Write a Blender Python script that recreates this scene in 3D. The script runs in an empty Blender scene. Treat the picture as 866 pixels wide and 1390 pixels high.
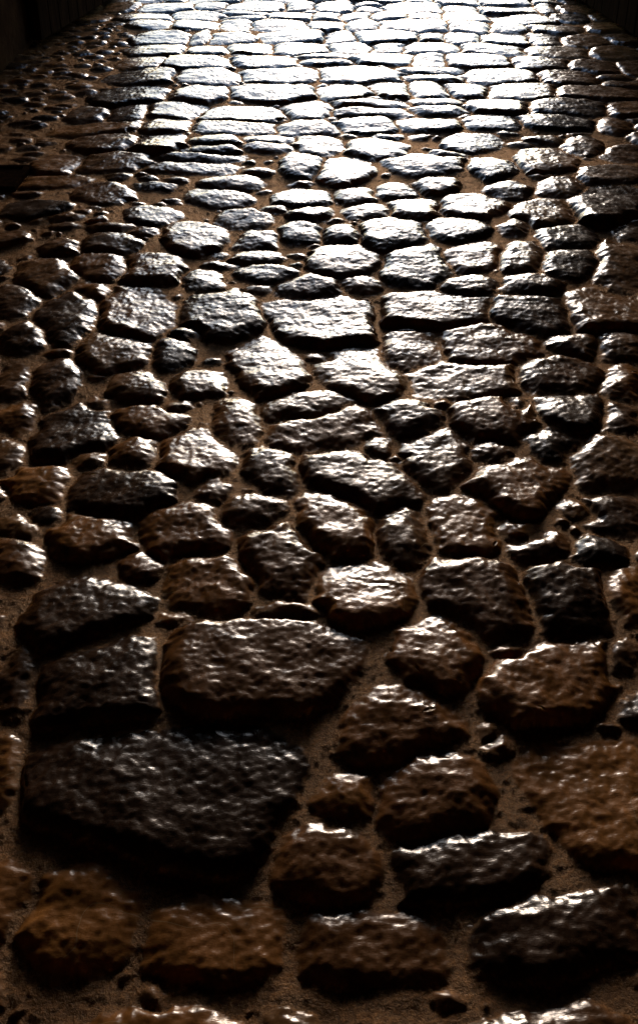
import bpy, bmesh, math, random
import numpy as np
from mathutils import Vector, Matrix
rng = np.random.default_rng(7); random.seed(7)
S = bpy.context.scene
S.view_settings.view_transform='Standard'; S.view_settings.look='None'
S.view_settings.exposure=0; S.view_settings.gamma=1

# ------------------------------------------------------------------ camera
H=1.6; F=1500.0; PITCH=math.atan((695+320)/F)
cd=bpy.data.cameras.new("camera"); cam=bpy.data.objects.new("camera",cd); S.collection.objects.link(cam)
cam.location=(0,0,H+0.015); cam.rotation_euler=(math.pi/2-PITCH,0,0)
cd.sensor_fit='VERTICAL'; cd.sensor_height=24; cd.lens=24*F/1392.0; cd.clip_end=2000; cd.clip_start=0.05
S.camera=cam

# survey: photograph reading -> metres on the road
def g(px,py):
    th=PITCH+math.atan((py-695)/F)
    k=math.cos(PITCH)/H
    return np.array([(px-433)/((py+320)*k), H/math.tan(th)])

# ------------------------------------------------------------------ helpers
P=rng.permutation(256); P=np.concatenate([P,P,P])
GA=rng.uniform(0,2*np.pi,256); GX=np.cos(GA).astype(np.float32); GY=np.sin(GA).astype(np.float32)
def noise(x,y,s,off=0.0):
    x=x*s+off; y=y*s+off*1.7
    xi=np.floor(x).astype(np.int32); yi=np.floor(y).astype(np.int32)
    fx=(x-xi).astype(np.float32); fy=(y-yi).astype(np.float32)
    xi&=255; yi&=255
    u=fx*fx*fx*(fx*(fx*6-15)+10); v=fy*fy*fy*(fy*(fy*6-15)+10)
    def gr(ix,iy,dx,dy):
        h=P[P[ix]+iy]; return GX[h]*dx+GY[h]*dy
    a=gr(xi,yi,fx,fy); b=gr(xi+1,yi,fx-1,fy)
    c=gr(xi,yi+1,fx,fy-1); d=gr(xi+1,yi+1,fx-1,fy-1)
    return ((a+u*(b-a))*(1-v)+(c+u*(d-c))*v)*1.5
def sstep(a,b,x):
    t=np.clip((x-a)/(b-a),0,1); return t*t*(3-2*t)

# ------------------------------------------------------------------ stones
stones=[]
def add_poly_world(c,pts,pw=12,h=None,col=None,big=False):
    pts=[np.array(p)-c for p in pts]
    area=sum(pts[i][0]*pts[(i+1)%len(pts)][1]-pts[(i+1)%len(pts)][0]*pts[i][1] for i in range(len(pts)))
    if area<0: pts=pts[::-1]
    pl=[]
    for i in range(len(pts)):
        a=pts[i]; b=pts[(i+1)%len(pts)]; e=b-a; L=np.hypot(*e)
        if L<1e-5: continue
        n=np.array([e[1],-e[0]])/L; d=float(n@a)
        if d<0.004: continue
        pl.append((n[0],n[1],d))
    R=max(np.hypot(*p) for p in pts)
    r=min(p[2] for p in pl)
    A=np.array(pts); cov=A.T@A/len(A); inv=np.linalg.inv(np.linalg.cholesky(cov*2.0+1e-7*np.eye(2)))
    stones.append(dict(c=c,pl=pl,r=r,R=R,inv=inv,pw=pw,h=h,col=col,big=big,lim=1.07 if big else 1.22))
def rand_shape(sq):
    n=random.choice([5,6,6,7,8]) if sq<0.5 else 8
    out=[]; ph=random.uniform(0,6.28)
    for i in range(n):
        if sq<0.5:
            a=ph+2*math.pi*(i+random.uniform(-.28,.28))/n; rr=random.uniform(.98,1.16)
        else:
            a=math.pi*(2*i+1)/8+random.uniform(-.14,.14)
            k=1/max(abs(math.cos(a)),abs(math.sin(a))); rr=(0.25+0.75*k)*random.uniform(.96,1.1)*1.02
        out.append((a,rr))
    out.sort()
    return [(math.cos(a)*r,math.sin(a)*r) for a,r in out]
def add_img(cx,cy,w,h,rot=0,sq=None,col=None,hh=None):
    ca,sa=math.cos(math.radians(rot)),math.sin(math.radians(rot))
    if sq is None: sq=random.random()*.75+(.25 if cy<480 else .05)
    pts=[]
    for (a,b) in rand_shape(sq):
        a*=w/2; b*=h/2
        pts.append(g(cx+a*ca-b*sa, cy+a*sa+b*ca))
    c=sum(pts)/len(pts)
    add_poly_world(c,pts,col=col,h=hh)
def add_pimg(pl,col=None,hh=None,pw=18):
    pts=[g(*p) for p in pl]; add_poly_world(sum(pts)/len(pts),pts,pw=pw,col=col,h=hh,big=True)
def add_world(x,y,w,h,rot=0,sq=None):
    ca,sa=math.cos(rot),math.sin(rot)
    if sq is None: sq=random.random()
    c=np.array([x,y]); pts=[c+np.array([a*w/2*ca-b*h/2*sa,a*w/2*sa+b*h/2*ca]) for a,b in rand_shape(sq)]
    add_poly_world(c,pts)

add_pimg([(28,1025),(140,1000),(345,978),(412,1008),(402,1075),(335,1170),(290,1188),(120,1140),(24,1105)],col=0.04,hh=.022)
add_pimg([(50,905),(120,880),(205,862),(219,905),(214,968),(120,985),(52,990)],col=0.06,hh=.022)
add_pimg([(232,856),(262,840),(400,842),(496,872),(476,925),(440,962),(330,975),(232,962)],col=.32,hh=.024)
add_pimg([(450,1015),(470,965),(515,930),(570,928),(650,985),(640,1010),(560,1022),(500,1045)],col=.45,hh=.02)
add_pimg([(512,1060),(560,1025),(640,1018),(676,1065),(660,1115),(560,1128),(512,1110)],col=.4,hh=.02)
add_pimg([(415,1075),(440,1035),(500,1050),(505,1105),(450,1112)],col=.6,hh=.014)
add_pimg([(688,1008),(866,1000),(900,1090),(880,1175),(800,1172),(740,1120)],col=.62,hh=.014)
add_pimg([(512,892),(590,830),(640,850),(662,890),(640,935),(580,938)],col=.5,hh=.022)
add_pimg([(648,935),(690,890),(762,855),(830,872),(852,930),(800,965),(690,985)],col=.5,hh=.025)
add_pimg([(22,850),(60,800),(110,780),(220,808),(205,835),(130,868),(50,885)],col=.1,hh=.024)
add_pimg([(365,1150),(420,1112),(490,1118),(520,1150),(510,1205),(430,1222),(365,1190)],col=.35,hh=.02)
add_pimg([(536,1140),(640,1120),(740,1122),(748,1190),(660,1215),(545,1222)],col=.08,hh=.02)
add_pimg([(640,1228),(730,1215),(840,1182),(866,1220),(880,1300),(760,1330),(645,1310)],col=.05,hh=.02)
add_pimg([(408,1222),(520,1225),(606,1245),(612,1310),(500,1330),(405,1310)],col=.3,hh=.014)
add_pimg([(205,1215),(300,1208),(374,1220),(378,1300),(290,1325),(190,1310)],col=.55,hh=.013)
add_pimg([(60,1175),(120,1165),(188,1200),(180,1300),(60,1320),(20,1270)],col=.6,hh=.012)
add_pimg([(-60,1160),(30,1165),(55,1200),(10,1270),(-60,1290)],col=.5,hh=.012)
add_pimg([(298,478),(345,446),(385,458),(430,508),(395,528),(350,536)],col=.4,hh=.024)
add_pimg([(350,405),(430,396),(502,400),(506,455),(440,464),(385,455)],col=.3,hh=.024)
add_pimg([(520,395),(600,390),(670,398),(668,436),(600,440),(520,434)],col=.4,hh=.022)
L="""20 925 60 100 0;8 1050 50 110 0;495 806 116 78 0;645 802 150 88 27;772 806 122 96 18;285 794 98 78 10;380 764 112 94 5
456 710 84 112 -38;552 722 76 84 -35;627 710 104 84 15;247 723 106 66 5;345 694 96 46 -5;190 768 56 36 0;732 738 90 44 10
115 730 120 62 0;22 762 64 60 0;25 715 66 36 10;165 669 122 62 0;482 646 160 66 8;372 640 84 58 22;267 616 100 66 0;288 665 58 38 -5
703 657 128 72 0;50 655 92 46 0;835 690 92 66 10;812 750 84 50 0;848 812 56 92 0;594 616 80 72 0;670 566 108 62 0;745 600 70 50 0
830 632 92 80 10;440 581 138 52 -8;410 548 108 44 -8;322 573 72 70 20;203 566 98 46 0;183 612 60 48 0;98 577 118 72 -18
28 560 62 50 0;8 612 44 56 0;122 618 50 32 0;556 563 82 44 0;515 602 38 28 0;668 608 56 24 0;782 555 112 52 5
488 502 132 64 15;634 514 158 56 0;758 507 102 46 3;560 468 76 50 0;671 462 138 52 -2;270 516 82 42 8;185 519 66 50 5
74 520 62 74 25;15 516 42 54 0;155 473 88 46 0;232 474 52 42 0;300 421 92 62 0;185 421 98 62 0;92 427 84 60 -35;722 422 104 56 10
420 385 82 27 0;492 383 52 20 0;468 349 97 37 0;562 357 82 50 0;640 386 82 28 0;722 388 84 36 0;642 348 72 36 0;706 350 62 42 0
775 355 72 42 0;842 356 64 74 0;822 420 110 52 5;782 462 84 38 0;843 465 60 42 0;845 512 54 54 0;275 378 60 30 0;205 362 88 40 0
135 357 78 36 0;60 372 72 42 0;130 389 52 26 0;20 405 54 44 0;35 455 64 40 -10;263 318 78 40 0;350 321 62 28 0;350 343 72 18 0;360 365 72 22 0
532 317 84 44 0;622 310 78 34 0;641 277 88 36 0;562 282 72 26 0;465 316 52 24 0;408 312 52 26 0;770 320 72 36 0;742 285 84 32 0;822 275 92 44 -3
850 315 50 34 0;468 229 70 36 0;515 198 76 30 0;575 222 112 26 0;742 215 76 36 0;667 226 60 30 0;410 222 52 28 0;640 190 70 22 0
60 700 50 30 0;790 690 60 26 10;705 720 70 34 20;240 835 60 26 0;390 830 90 24 0;690 880 40 26 0;850 890 44 60 0
150 330 70 26 0;80 335 60 24 0;205 290 70 28 0;140 262 70 26 0;300 265 80 24 0;410 265 70 26 0;480 262 60 20 0;330 292 70 22 0;420 288 60 20 0;500 285 60 22 0
700 305 46 24 0;690 255 60 20 0;760 252 60 22 0;830 235 80 24 0;850 205 60 22 0;790 195 50 24 0;590 250 60 18 0;540 255 56 20 0
560 440 60 10 0;430 478 40 14 0;250 445 40 16 0;700 545 30 30 0;840 560 50 50 0;600 545 30 14 0;240 545 40 14 0;130 540 40 20 0"""
for it in L.replace("\n",";").split(";"):
    v=[float(t) for t in it.split()]
    if len(v)==5 and v[2]>15: add_img(*v)
n_listed=len(stones)

XL,XR=-2.0,2.33
def free(pts):
    C=np.array([s['c'] for s in stones]); I=np.array([s['inv'] for s in stones])
    D=pts[:,None,:]-C[None]; q=np.einsum('nij,mnj->mni',I,D)
    return np.min(np.hypot(q[...,0],q[...,1]))
y=g(433,232)[1]
while y<17.5:
    d=random.uniform(.24,.38)+0.008*y
    x=-1.35+random.uniform(-.1,.1) if y<9 else -2.6
    while x<(2.4 if y<10 else 3.2):
        w=random.uniform(.22,.50)
        if random.random()<.15: w*=.6
        cy=y+d/2+0.06*math.sin(x*1.7+y)+random.uniform(-.035,.035); cx=x+w/2
        if free(np.array([[cx,cy],[cx-w*.25,cy],[cx+w*.25,cy]]))>1.0:
            if random.random()<.10:
                add_world(cx,cy-d*.25,w*.96,d*.45,0,.8); add_world(cx,cy+d*.25,w*.96,d*.45,0,.8)
            else: add_world(cx,cy,w*.97,d*random.uniform(.85,.99),random.uniform(-.14,.14),random.choice([.3,.8,.9,.9,.9]))
        x+=w
    y+=d
ang=np.linspace(0,2*np.pi,9)[:-1]; ring=np.stack([np.cos(ang),np.sin(ang)],1)
for (wmin,wmax,n,th) in [(.20,.28,900,1.02),(.13,.2,1700,1.0),(.08,.12,3000,.98),(.045,.07,3500,.98),(.025,.04,2500,1.05)]:
    for _ in range(n):
        x=random.uniform(XL-.1,XR+.1)
        yy=0.2+ (9.6*random.random()**1.3)
        if yy<0.55 and wmax<.1: continue
        if x<-1.3 and yy>4.5 and wmax>.15: continue
        w=random.uniform(wmin,wmax)*random.uniform(1,1.4); h=w*random.uniform(.55,.9); a=random.uniform(-.4,.4)
        R=np.array([[math.cos(a),-math.sin(a)],[math.sin(a),math.cos(a)]])
        pts=np.array([[x,yy]])+np.vstack([[0,0],(ring*np.array([w/2,h/2])*.9)@R.T])
        if free(pts)>th: add_world(x,yy,w,h,a)
for _ in range(500):
    x=random.uniform(XL-.1,XR+.1); yy=random.uniform(-2.2,.3); w=random.uniform(.16,.32)
    pts=np.array([[x,yy],[x-w*.4,yy],[x+w*.4,yy],[x,yy+w*.35],[x,yy-w*.35]])
    if free(pts)>1.05: add_world(x,yy,w,w*.75,random.uniform(-.4,.4))
print("stones",len(stones),"listed",n_listed)

# ------------------------------------------------------------------ road relief
def axis(a,b,f):
    o=[a]
    while o[-1]<b: o.append(o[-1]+f(o[-1]))
    return np.array(o)
xs=axis(-3.0,3.2,lambda x: .0040+max(0,abs(x)-.7)*.0026 if XL-.1<x<XR+.1 else .03)
ys=axis(-2.2,17,lambda y: .02 if y<.5 else (.0036+.0012*(y-.5) if y<10.3 else .025))
print("grid",len(xs),len(ys))
X,Y=np.meshgrid(xs,ys); X=X.astype(np.float32); Y=Y.astype(np.float32)
wx=.015*noise(X,Y,7,3)+.009*noise(X,Y,17,9)+.004*noise(X,Y,45,1)
wy=.015*noise(X,Y,7,33)+.009*noise(X,Y,17,49)+.004*noise(X,Y,45,71)
Xw=X+wx; Yw=Y+wy
d1=np.full(X.shape,9,np.float32); d2=d1.copy(); sid=np.zeros(X.shape,np.int32)
for i,s in enumerate(stones):
    R=s['R']*1.6+.03; c=s['c']
    a,b=np.searchsorted(ys,[c[1]-R,c[1]+R]); e,f=np.searchsorted(xs,[c[0]-R,c[0]+R])
    if a>=b or e>=f: continue
    px=Xw[a:b,e:f]-c[0]; py=Yw[a:b,e:f]-c[1]; acc=np.zeros_like(px)
    for nx,ny,dd in s['pl']:
        acc+=np.clip((px*nx+py*ny)/dd,0,3)**s['pw']
    d=acc**(1/s['pw'])/s['lim']
    D1=d1[a:b,e:f]; D2=d2[a:b,e:f]; I=sid[a:b,e:f]
    m=d<D1
    D2[:]=np.where(m,D1,np.minimum(D2,d)); D1[:]=np.where(m,d,D1); I[m]=i
N=len(stones)
r_=np.array([s['r'] for s in stones],np.float32)
big=np.array([s['big'] for s in stones])
hh=np.array([(s['h'] if s['h'] else min(.024,.009+.21*s['r'])*random.uniform(.7,1.15))*.82 for s in stones],np.float32)
col=np.array([s['col'] if s['col'] is not None else random.random() for s in stones],np.float32)
tx=rng.normal(0,.03,N).astype(np.float32); ty=rng.normal(-.005,.035,N).astype(np.float32)
ty[big]=rng.uniform(-.06,-.02,big.sum())
dome=rng.uniform(.4,1.0,N).astype(np.float32)
lump=rng.uniform(.25,.85,N).astype(np.float32); lump[big]=.5
cx=np.array([s['c'][0] for s in stones],np.float32); cy=np.array([s['c'][1] for s in stones],np.float32)
rr=r_[sid]
e1=(1-d1)*rr; e2=(d2-d1)*.5*rr-.0035
e=np.minimum(e1,e2)
bev=np.minimum(.034,.65*rr)+.003
t=np.clip(e/bev,0,1)
prof=(1-(1-t)**2.2)**.9
loc=np.clip(1-d1,0,1)
top=hh[sid]*(1-dome[sid]*.4+dome[sid]*.4*(1-(1-loc)**2))*prof
off=cx[sid]*3.1+cy[sid]*5.7
n1=noise(X+off,Y,6,5); n2=noise(X+off,Y+off,15,7); n3=noise(X,Y+off,36,2)
lm=lump[sid]
top+=prof*lm*(.0038*n1+.0014*n2+.00014*n3)
top+=prof*(tx[sid]*(X-cx[sid])+ty[sid]*(Y-cy[sid]))
mort=.003*noise(X,Y,3,8)+.003*noise(X,Y,14,11)+.0016*noise(X,Y,45,15)+.0012*noise(X,Y,90,19)
Z=mort+np.where(e>0,np.maximum(top,0),0)
Z+=.018*noise(X,Y,.8,21)+.012*noise(X,Y,1.7,25)
mask=sstep(.0005,.007,e+.004*noise(X,Y,60,29)+.003*noise(X,Y,20,39)).astype(np.float32)

def grid_mesh(name,X,Y,Z):
    ny,nx=X.shape; me=bpy.data.meshes.new(name)
    co=np.stack([X,Y,Z],-1).reshape(-1).astype(np.float32)
    idx=np.arange(ny*nx,dtype=np.int32).reshape(ny,nx)
    q=np.stack([idx[:-1,:-1],idx[:-1,1:],idx[1:,1:],idx[1:,:-1]],-1).reshape(-1)
    nf=(ny-1)*(nx-1)
    me.vertices.add(ny*nx); me.vertices.foreach_set("co",co)
    me.loops.add(nf*4); me.loops.foreach_set("vertex_index",q)
    me.polygons.add(nf); me.polygons.foreach_set("loop_start",np.arange(0,nf*4,4,dtype=np.int32))
    me.update(calc_edges=True); me.shade_smooth()
    return me
me=grid_mesh("cobblestone_road",X,Y,Z)
for nm,arr in (("mask",mask),("rnd",col[sid])):
    at=me.attributes.new(nm,'FLOAT','POINT'); at.data.foreach_set("value",np.ascontiguousarray(arr,dtype=np.float32).reshape(-1))
road=bpy.data.objects.new("cobblestone_road",me); S.collection.objects.link(road)

# ------------------------------------------------------------------ materials
def mat(name):
    m=bpy.data.materials.new(name); m.use_nodes=True; nt=m.node_tree; nt.nodes.clear()
    o=nt.nodes.new('ShaderNodeOutputMaterial'); b=nt.nodes.new('ShaderNodeBsdfPrincipled')
    nt.links.new(b.outputs[0],o.inputs[0]); return m,nt,b
def nd(nt,t,**kw):
    n=nt.nodes.new(t)
    for k,v in kw.items():
        if k.startswith('i_'): n.inputs[k[2:].replace('_',' ')].default_value=v
        else: setattr(n,k,v)
    return n
def ramp(nt,stops,src):
    n=nt.nodes.new('ShaderNodeValToRGB'); cr=n.color_ramp
    while len(cr.elements)<len(stops): cr.elements.new(.5)
    for el,(p,c) in zip(cr.elements,stops):
        el.position=p; el.color=(*c,1) if len(c)==3 else c
    nt.links.new(src,n.inputs[0]); return n
def mixc(nt,f,a,b,bt='MIX'):
    n=nt.nodes.new('ShaderNodeMix'); n.data_type='RGBA'; n.blend_type=bt
    for s,v in ((n.inputs[0],f),(n.inputs[6],a),(n.inputs[7],b)):
        if hasattr(v,'links'): nt.links.new(v,s)
        elif isinstance(v,(int,float)): s.default_value=v
        else: s.default_value=(*v,1)
    return n.outputs[2]
def mth(nt,op,a,b=0.0,clamp=False):
    n=nt.nodes.new('ShaderNodeMath'); n.operation=op; n.use_clamp=clamp
    for s,v in ((n.inputs[0],a),(n.inputs[1],b)):
        if hasattr(v,'links'): nt.links.new(v,s)
        else: s.default_value=v
    return n.outputs[0]
m,nt,b=mat("wet_cobbles")
tc=nd(nt,'ShaderNodeTexCoord'); O=tc.outputs['Object']
def nz(scale,detail=2,rough=.6,vec=O):
    n=nd(nt,'ShaderNodeTexNoise',i_Scale=scale,i_Detail=detail,i_Roughness=rough); n.noise_dimensions='2D'; nt.links.new(vec,n.inputs['Vector']); return n.outputs['Fac']
am=nd(nt,'ShaderNodeAttribute',attribute_name='mask').outputs['Fac']
ar=nd(nt,'ShaderNodeAttribute',attribute_name='rnd').outputs['Fac']
stone=ramp(nt,[(0,(.026,.012,.006)),(.2,(.11,.052,.019)),(.45,(.25,.115,.037)),(.65,(.38,.18,.052)),(.82,(.18,.095,.042)),(1,(.34,.19,.08))],ar).outputs[0]
blot=nz(12,5.0,.7)
stone=mixc(nt,1.0,stone,ramp(nt,[(.3,(.42,.38,.33)),(.7,(1.5,1.3,1.1))],blot).outputs[0],'MULTIPLY')
vn=nz(3.3,2.0,.5)
v=mth(nt,'ABSOLUTE',mth(nt,'SUBTRACT',vn,.57))
v=mth(nt,'LESS_THAN',v,.0018); v=mth(nt,'MULTIPLY',v,mth(nt,'GREATER_THAN',ar,.42)); v=mth(nt,'MULTIPLY',v,.45)
stone=mixc(nt,v,stone,(.45,.33,.18))
nt.links.new(stone,b.inputs['Base Color'])
gn=nz(120,4.0,.8)
mor=ramp(nt,[(.3,(.06,.022,.006)),(.5,(.19,.082,.025)),(.74,(.48,.24,.09))],gn).outputs[0]
mor=mixc(nt,1.0,mor,ramp(nt,[(.3,(.4,.38,.36)),(.7,(1.2,1.15,1.1))],blot).outputs[0],'MULTIPLY')
rs=nd(nt,'ShaderNodeMapRange'); rs.inputs['From Min'].default_value=.3; rs.inputs['From Max'].default_value=.7; rs.inputs['To Min'].default_value=.16; rs.inputs['To Max'].default_value=.32
nt.links.new(blot,rs.inputs['Value']); nt.links.new(rs.outputs[0],b.inputs['Roughness'])
b.inputs['Specular IOR Level'].default_value=.6; b.inputs['IOR'].default_value=1.5
b.inputs['Specular Tint'].default_value=(1,.88,.78,1)
vo=nd(nt,'ShaderNodeTexVoronoi',i_Scale=165.0); vo.feature='F1'; vo.voronoi_dimensions='2D'
mp=nd(nt,'ShaderNodeMapping'); mp.inputs['Scale'].default_value=(.6,1.3,1)
nt.links.new(O,mp.inputs[0]); nt.links.new(mp.outputs[0],vo.inputs['Vector'])
pit=mth(nt,'MULTIPLY',mth(nt,'MINIMUM',vo.outputs['Distance'],.42),-.6)
pit=mth(nt,'MULTIPLY',pit,blot)
hgt=mth(nt,'ADD',pit,mth(nt,'MULTIPLY',gn,.15))
bp=nd(nt,'ShaderNodeBump',i_Strength=.5,i_Distance=.0018); nt.links.new(hgt,bp.inputs['Height'])
nt.links.new(bp.outputs[0],b.inputs['Normal'])
# damp sandy mud between the stones
bp2=nd(nt,'ShaderNodeBump',i_Strength=.7,i_Distance=.005); nt.links.new(gn,bp2.inputs['Height'])
df=nd(nt,'ShaderNodeBsdfDiffuse'); nt.links.new(mor,df.inputs[0]); nt.links.new(bp2.outputs[0],df.inputs['Normal'])
gl=nd(nt,'ShaderNodeBsdfGlossy'); gl.inputs[0].default_value=(.85,.58,.38,1); gl.inputs['Roughness'].default_value=.3; nt.links.new(bp2.outputs[0],gl.inputs['Normal'])
m1=nt.nodes.new('ShaderNodeMixShader'); m1.inputs[0].default_value=.05; nt.links.new(df.outputs[0],m1.inputs[1]); nt.links.new(gl.outputs[0],m1.inputs[2])
m2=nt.nodes.new('ShaderNodeMixShader'); nt.links.new(am,m2.inputs[0]); nt.links.new(m1.outputs[0],m2.inputs[1]); nt.links.new(b.outputs[0],m2.inputs[2])
out=[n for n in nt.nodes if n.type=='OUTPUT_MATERIAL'][0]; nt.links.new(m2.outputs[0],out.inputs[0])
me.materials.append(m)

def simple(name,c1,c2,scale,rough,bump,bscale,stretch=(1,1,1),ior=1.5):
    m,nt,b=mat(name); tc=nd(nt,'ShaderNodeTexCoord'); mp=nd(nt,'ShaderNodeMapping'); mp.inputs['Scale'].default_value=stretch
    nt.links.new(tc.outputs['Object'],mp.inputs[0])
    n=nd(nt,'ShaderNodeTexNoise',i_Scale=scale,i_Detail=4.0,i_Roughness=.65); nt.links.new(mp.outputs[0],n.inputs['Vector'])
    nt.links.new(ramp(nt,[(.3,c1),(.7,c2)],n.outputs['Fac']).outputs[0],b.inputs['Base Color'])
    b.inputs['Roughness'].default_value=rough; b.inputs['IOR'].default_value=ior
    n2=nd(nt,'ShaderNodeTexNoise',i_Scale=bscale,i_Detail=3.0,i_Roughness=.7); nt.links.new(mp.outputs[0],n2.inputs['Vector'])
    bp=nd(nt,'ShaderNodeBump',i_Strength=.7,i_Distance=bump); nt.links.new(n2.outputs['Fac'],bp.inputs['Height']); nt.links.new(bp.outputs[0],b.inputs['Normal'])
    return m
m_wall=simple("sooty_sandstone",(.03,.015,.007),(.09,.045,.02),3,.9,.02,12,ior=1.03)
m_bounce=simple("ochre_bounce",(.55,.30,.11),(.66,.38,.16),3,.9,.01,12,ior=1.1)  # ochre picked so the added rear wall bounces warm light
m_wood=simple("old_oak",(.012,.006,.003),(.05,.024,.010),6,.9,.006,20,(6,6,.6),ior=1.03)
m_iron=simple("rusty_iron",(.006,.003,.002),(.03,.013,.006),25,.9,.006,60,ior=1.01)
m_gnd=simple("packed_earth",(.05,.035,.025),(.13,.10,.07),1.5,.7,.03,9)
m_leaf=simple("dead_leaf",(.35,.17,.03),(.5,.3,.06),60,.5,.001,90)

def obj(name,bm,mt,parent=None,bevel=0):
    me=bpy.data.meshes.new(name); bm.normal_update(); bm.to_mesh(me); bm.free(); me.materials.append(mt)
    o=bpy.data.objects.new(name,me); S.collection.objects.link(o)
    if parent: o.parent=parent
    if bevel:
        md=o.modifiers.new('b','BEVEL'); md.width=bevel; md.segments=2
    return o
def box(bm,x0,x1,y0,y1,z0,z1):
    v=[bm.verts.new(p) for p in ((x0,y0,z0),(x1,y0,z0),(x1,y1,z0),(x0,y1,z0),(x0,y0,z1),(x1,y0,z1),(x1,y1,z1),(x0,y1,z1))]
    for f in ((0,3,2,1),(4,5,6,7),(0,1,5,4),(1,2,6,5),(2,3,7,6),(3,0,4,7)): bm.faces.new([v[i] for i in f])

bm=bmesh.new(); vs=[bm.verts.new(p) for p in ((-900,-900,-.06),(900,-900,-.06),(900,900,-.06),(-900,900,-.06))]; bm.faces.new(vs)
obj("ground",bm,m_gnd)

# a few small fallen leaves lying on the stones
bm=bmesh.new()
for (px,py,sz,a0) in [(583,967,.016,.4),(566,912,.012,2.0),(672,738,.012,1.1),(128,648,.013,.2),(735,968,.010,2.6),(420,965,.010,.9),(860,505,.014,.3)]:
    c=g(px,py)
    def zz(x,y): return float(Z[min(np.searchsorted(ys,y),len(ys)-1),min(np.searchsorted(xs,x),len(xs)-1)])
    rows=[]
    for k in range(7):
        u=k/6; wd=sz*.42*math.sin(math.pi*min(1,u*.95+.03))**.8
        r=[]
        for s_ in (-1,0,1):
            lx=(u-.5)*2*sz; ly=s_*wd
            x=c[0]+lx*math.cos(a0)-ly*math.sin(a0); y=c[1]+lx*math.sin(a0)+ly*math.cos(a0)
            r.append(bm.verts.new((x,y,zz(x,y)+.0022+.002*abs(s_)+.002*u)))
        rows.append(r)
    for k in range(6):
        for j in range(2): bm.faces.new([rows[k][j],rows[k+1][j],rows[k+1][j+1],rows[k][j+1]])
obj("fallen_leaves",bm,m_leaf)

gh=bpy.data.objects.new("stone_gatehouse",None); S.collection.objects.link(gh)
YF,YB=10.0,-5.0
def arch_wall(name,y0,y1,xa,xb,spring,rise,x0,x1,ztop):
    bm=bmesh.new(); n=20; cxm=(xa+xb)/2; hw=(xb-xa)/2
    prof=[(xa,-.1)]+[(cxm-hw*math.cos(math.pi*i/n),spring+rise*math.sin(math.pi*i/n)) for i in range(n+1)]+[(xb,-.1)]
    outer=[(x0,-.1)]+[(x0+(x1-x0)*i/n,ztop) for i in range(n+1)]+[(x1,-.1)]
    for yy,fl in ((y0,0),(y1,1)):
        a=[bm.verts.new((p[0],yy,p[1])) for p in prof]; o=[bm.verts.new((p[0],yy,p[1])) for p in outer]
        if fl==0: A,Oo=a,o
        for i in range(len(a)-1):
            f=[a[i],a[i+1],o[i+1],o[i]]; bm.faces.new(f if fl==0 else f[::-1])
    for i in range(len(a)-1):
        bm.faces.new([A[i],a[i],a[i+1],A[i+1]]); bm.faces.new([Oo[i],Oo[i+1],o[i+1],o[i]])
    return obj(name,bm,m_wall,gh)
arch_wall("front_arch_wall",YF,YF+.8,-1.66,2.09,2.5,1.5,-7,7,7.5)
bm=bmesh.new(); box(bm,-2.8,3.1,YB-.8,YB,-.1,4.8); obj("rear_bounce_wall",bm,m_bounce,gh)  # unseen wall added to close the rear and bounce warm light onto stones
bm=bmesh.new(); box(bm,-2.8,XL,YB+.002,YF-.002,-.1,4.8); obj("side_wall_west",bm,m_wall,gh)
bm=bmesh.new(); box(bm,XR,3.1,YB+.002,YF-.002,-.1,4.8); obj("side_wall_east",bm,m_wall,gh)
bm=bmesh.new(); box(bm,XL-.75,XR+.75,YB+.002,YF-.002,4.803,5.1); obj("ceiling",bm,m_wall,gh)
bm=bmesh.new()
for i in range(10): box(bm,XL+.003,XR-.003,YB+.6+i*1.5,YB+.82+i*1.5,4.5,4.799)
obj("ceiling_beams",bm,m_wood,gh,.01)

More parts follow.
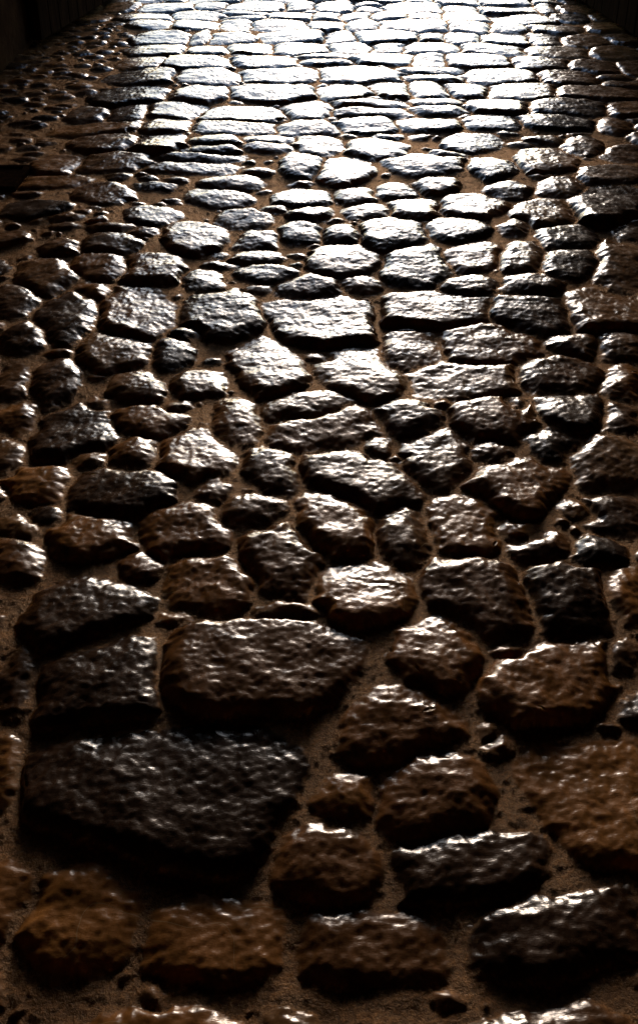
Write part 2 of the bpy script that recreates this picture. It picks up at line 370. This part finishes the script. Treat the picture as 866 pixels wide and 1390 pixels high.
def gate(x,y,ang,side):
    root=bpy.data.objects.new("wooden_gate",None); S.collection.objects.link(root)
    root.location=(x,y,0); root.rotation_euler=(0,0,ang)
    bm=bmesh.new(); w=1.85; n=9
    for i in range(n):
        a=-w*i/n; bb=-w*(i+1)/n+.008
        box(bm,-.035+random.uniform(-.004,.004),.035,bb,a,.04,2.7+ .9*math.sin(math.pi/2*(i+.5)/n))
    obj("planks",bm,m_wood,root,.006)
    bm=bmesh.new()
    s=side
    for z in (.35,1.4,2.4): box(bm,*(sorted((s*.036,s*.085))),-w+.03,-.03,z,z+.16)
    obj("ledges",bm,m_wood,root,.008)
    bm=bmesh.new()
    for z in (.41,1.46,2.46):
        box(bm,*(sorted((s*.087,s*.097))),-w+.15,-.02,z,z+.05)
    for zz_ in (.43,1.48,2.48):
        for k in range(8): 
            bmesh.ops.create_icosphere(bm,subdivisions=1,radius=.016,matrix=Matrix.Translation((s*.099,-.2-k*.2,zz_)))
    obj("iron_straps",bm,m_iron,root)
gate(-1.70,9.97,math.atan2(-.25,1.87),1)
gate(2.13,9.97,math.atan2(.14,1.87),-1)

# small iron drain cover by the west wall
c=g(-26,238); dr=bpy.data.objects.new("drain_cover",None); S.collection.objects.link(dr); dr.location=(c[0],c[1],.010)
bm=bmesh.new(); w,h=.2,.17
for a in ((-w,w,-h,-h+.03),(-w,w,h-.03,h),(-w,-w+.03,-h+.03,h-.03),(w-.03,w,-h+.03,h-.03)): box(bm,*a,-.03,.008)
obj("frame",bm,m_iron,dr,.003)
bm=bmesh.new(); box(bm,-w+.034,w-.034,-h+.034,h-.034,-.03,.001)
obj("plate",bm,m_iron,dr,.002)

# ------------------------------------------------------------------ light
w=bpy.data.worlds.new("World"); S.world=w; w.use_nodes=True; nt=w.node_tree
bg=nt.nodes['Background']; sk=nt.nodes.new('ShaderNodeTexSky'); sk.sky_type='NISHITA'; sk.sun_disc=False
EL=9.5; AZ=3
sk.sun_elevation=math.radians(EL); sk.sun_rotation=math.radians(AZ); sk.ozone_density=4
nt.links.new(sk.outputs[0],bg.inputs[0]); bg.inputs[1].default_value=.32
sl=bpy.data.lights.new("sun","SUN"); sl.energy=1.6; sl.angle=math.radians(11.5); sl.color=(1,.84,.71)
so=bpy.data.objects.new("sun",sl); S.collection.objects.link(so); so.rotation_euler=(-math.radians(90-EL),0,-math.radians(AZ)); so.location=(1,20,8)
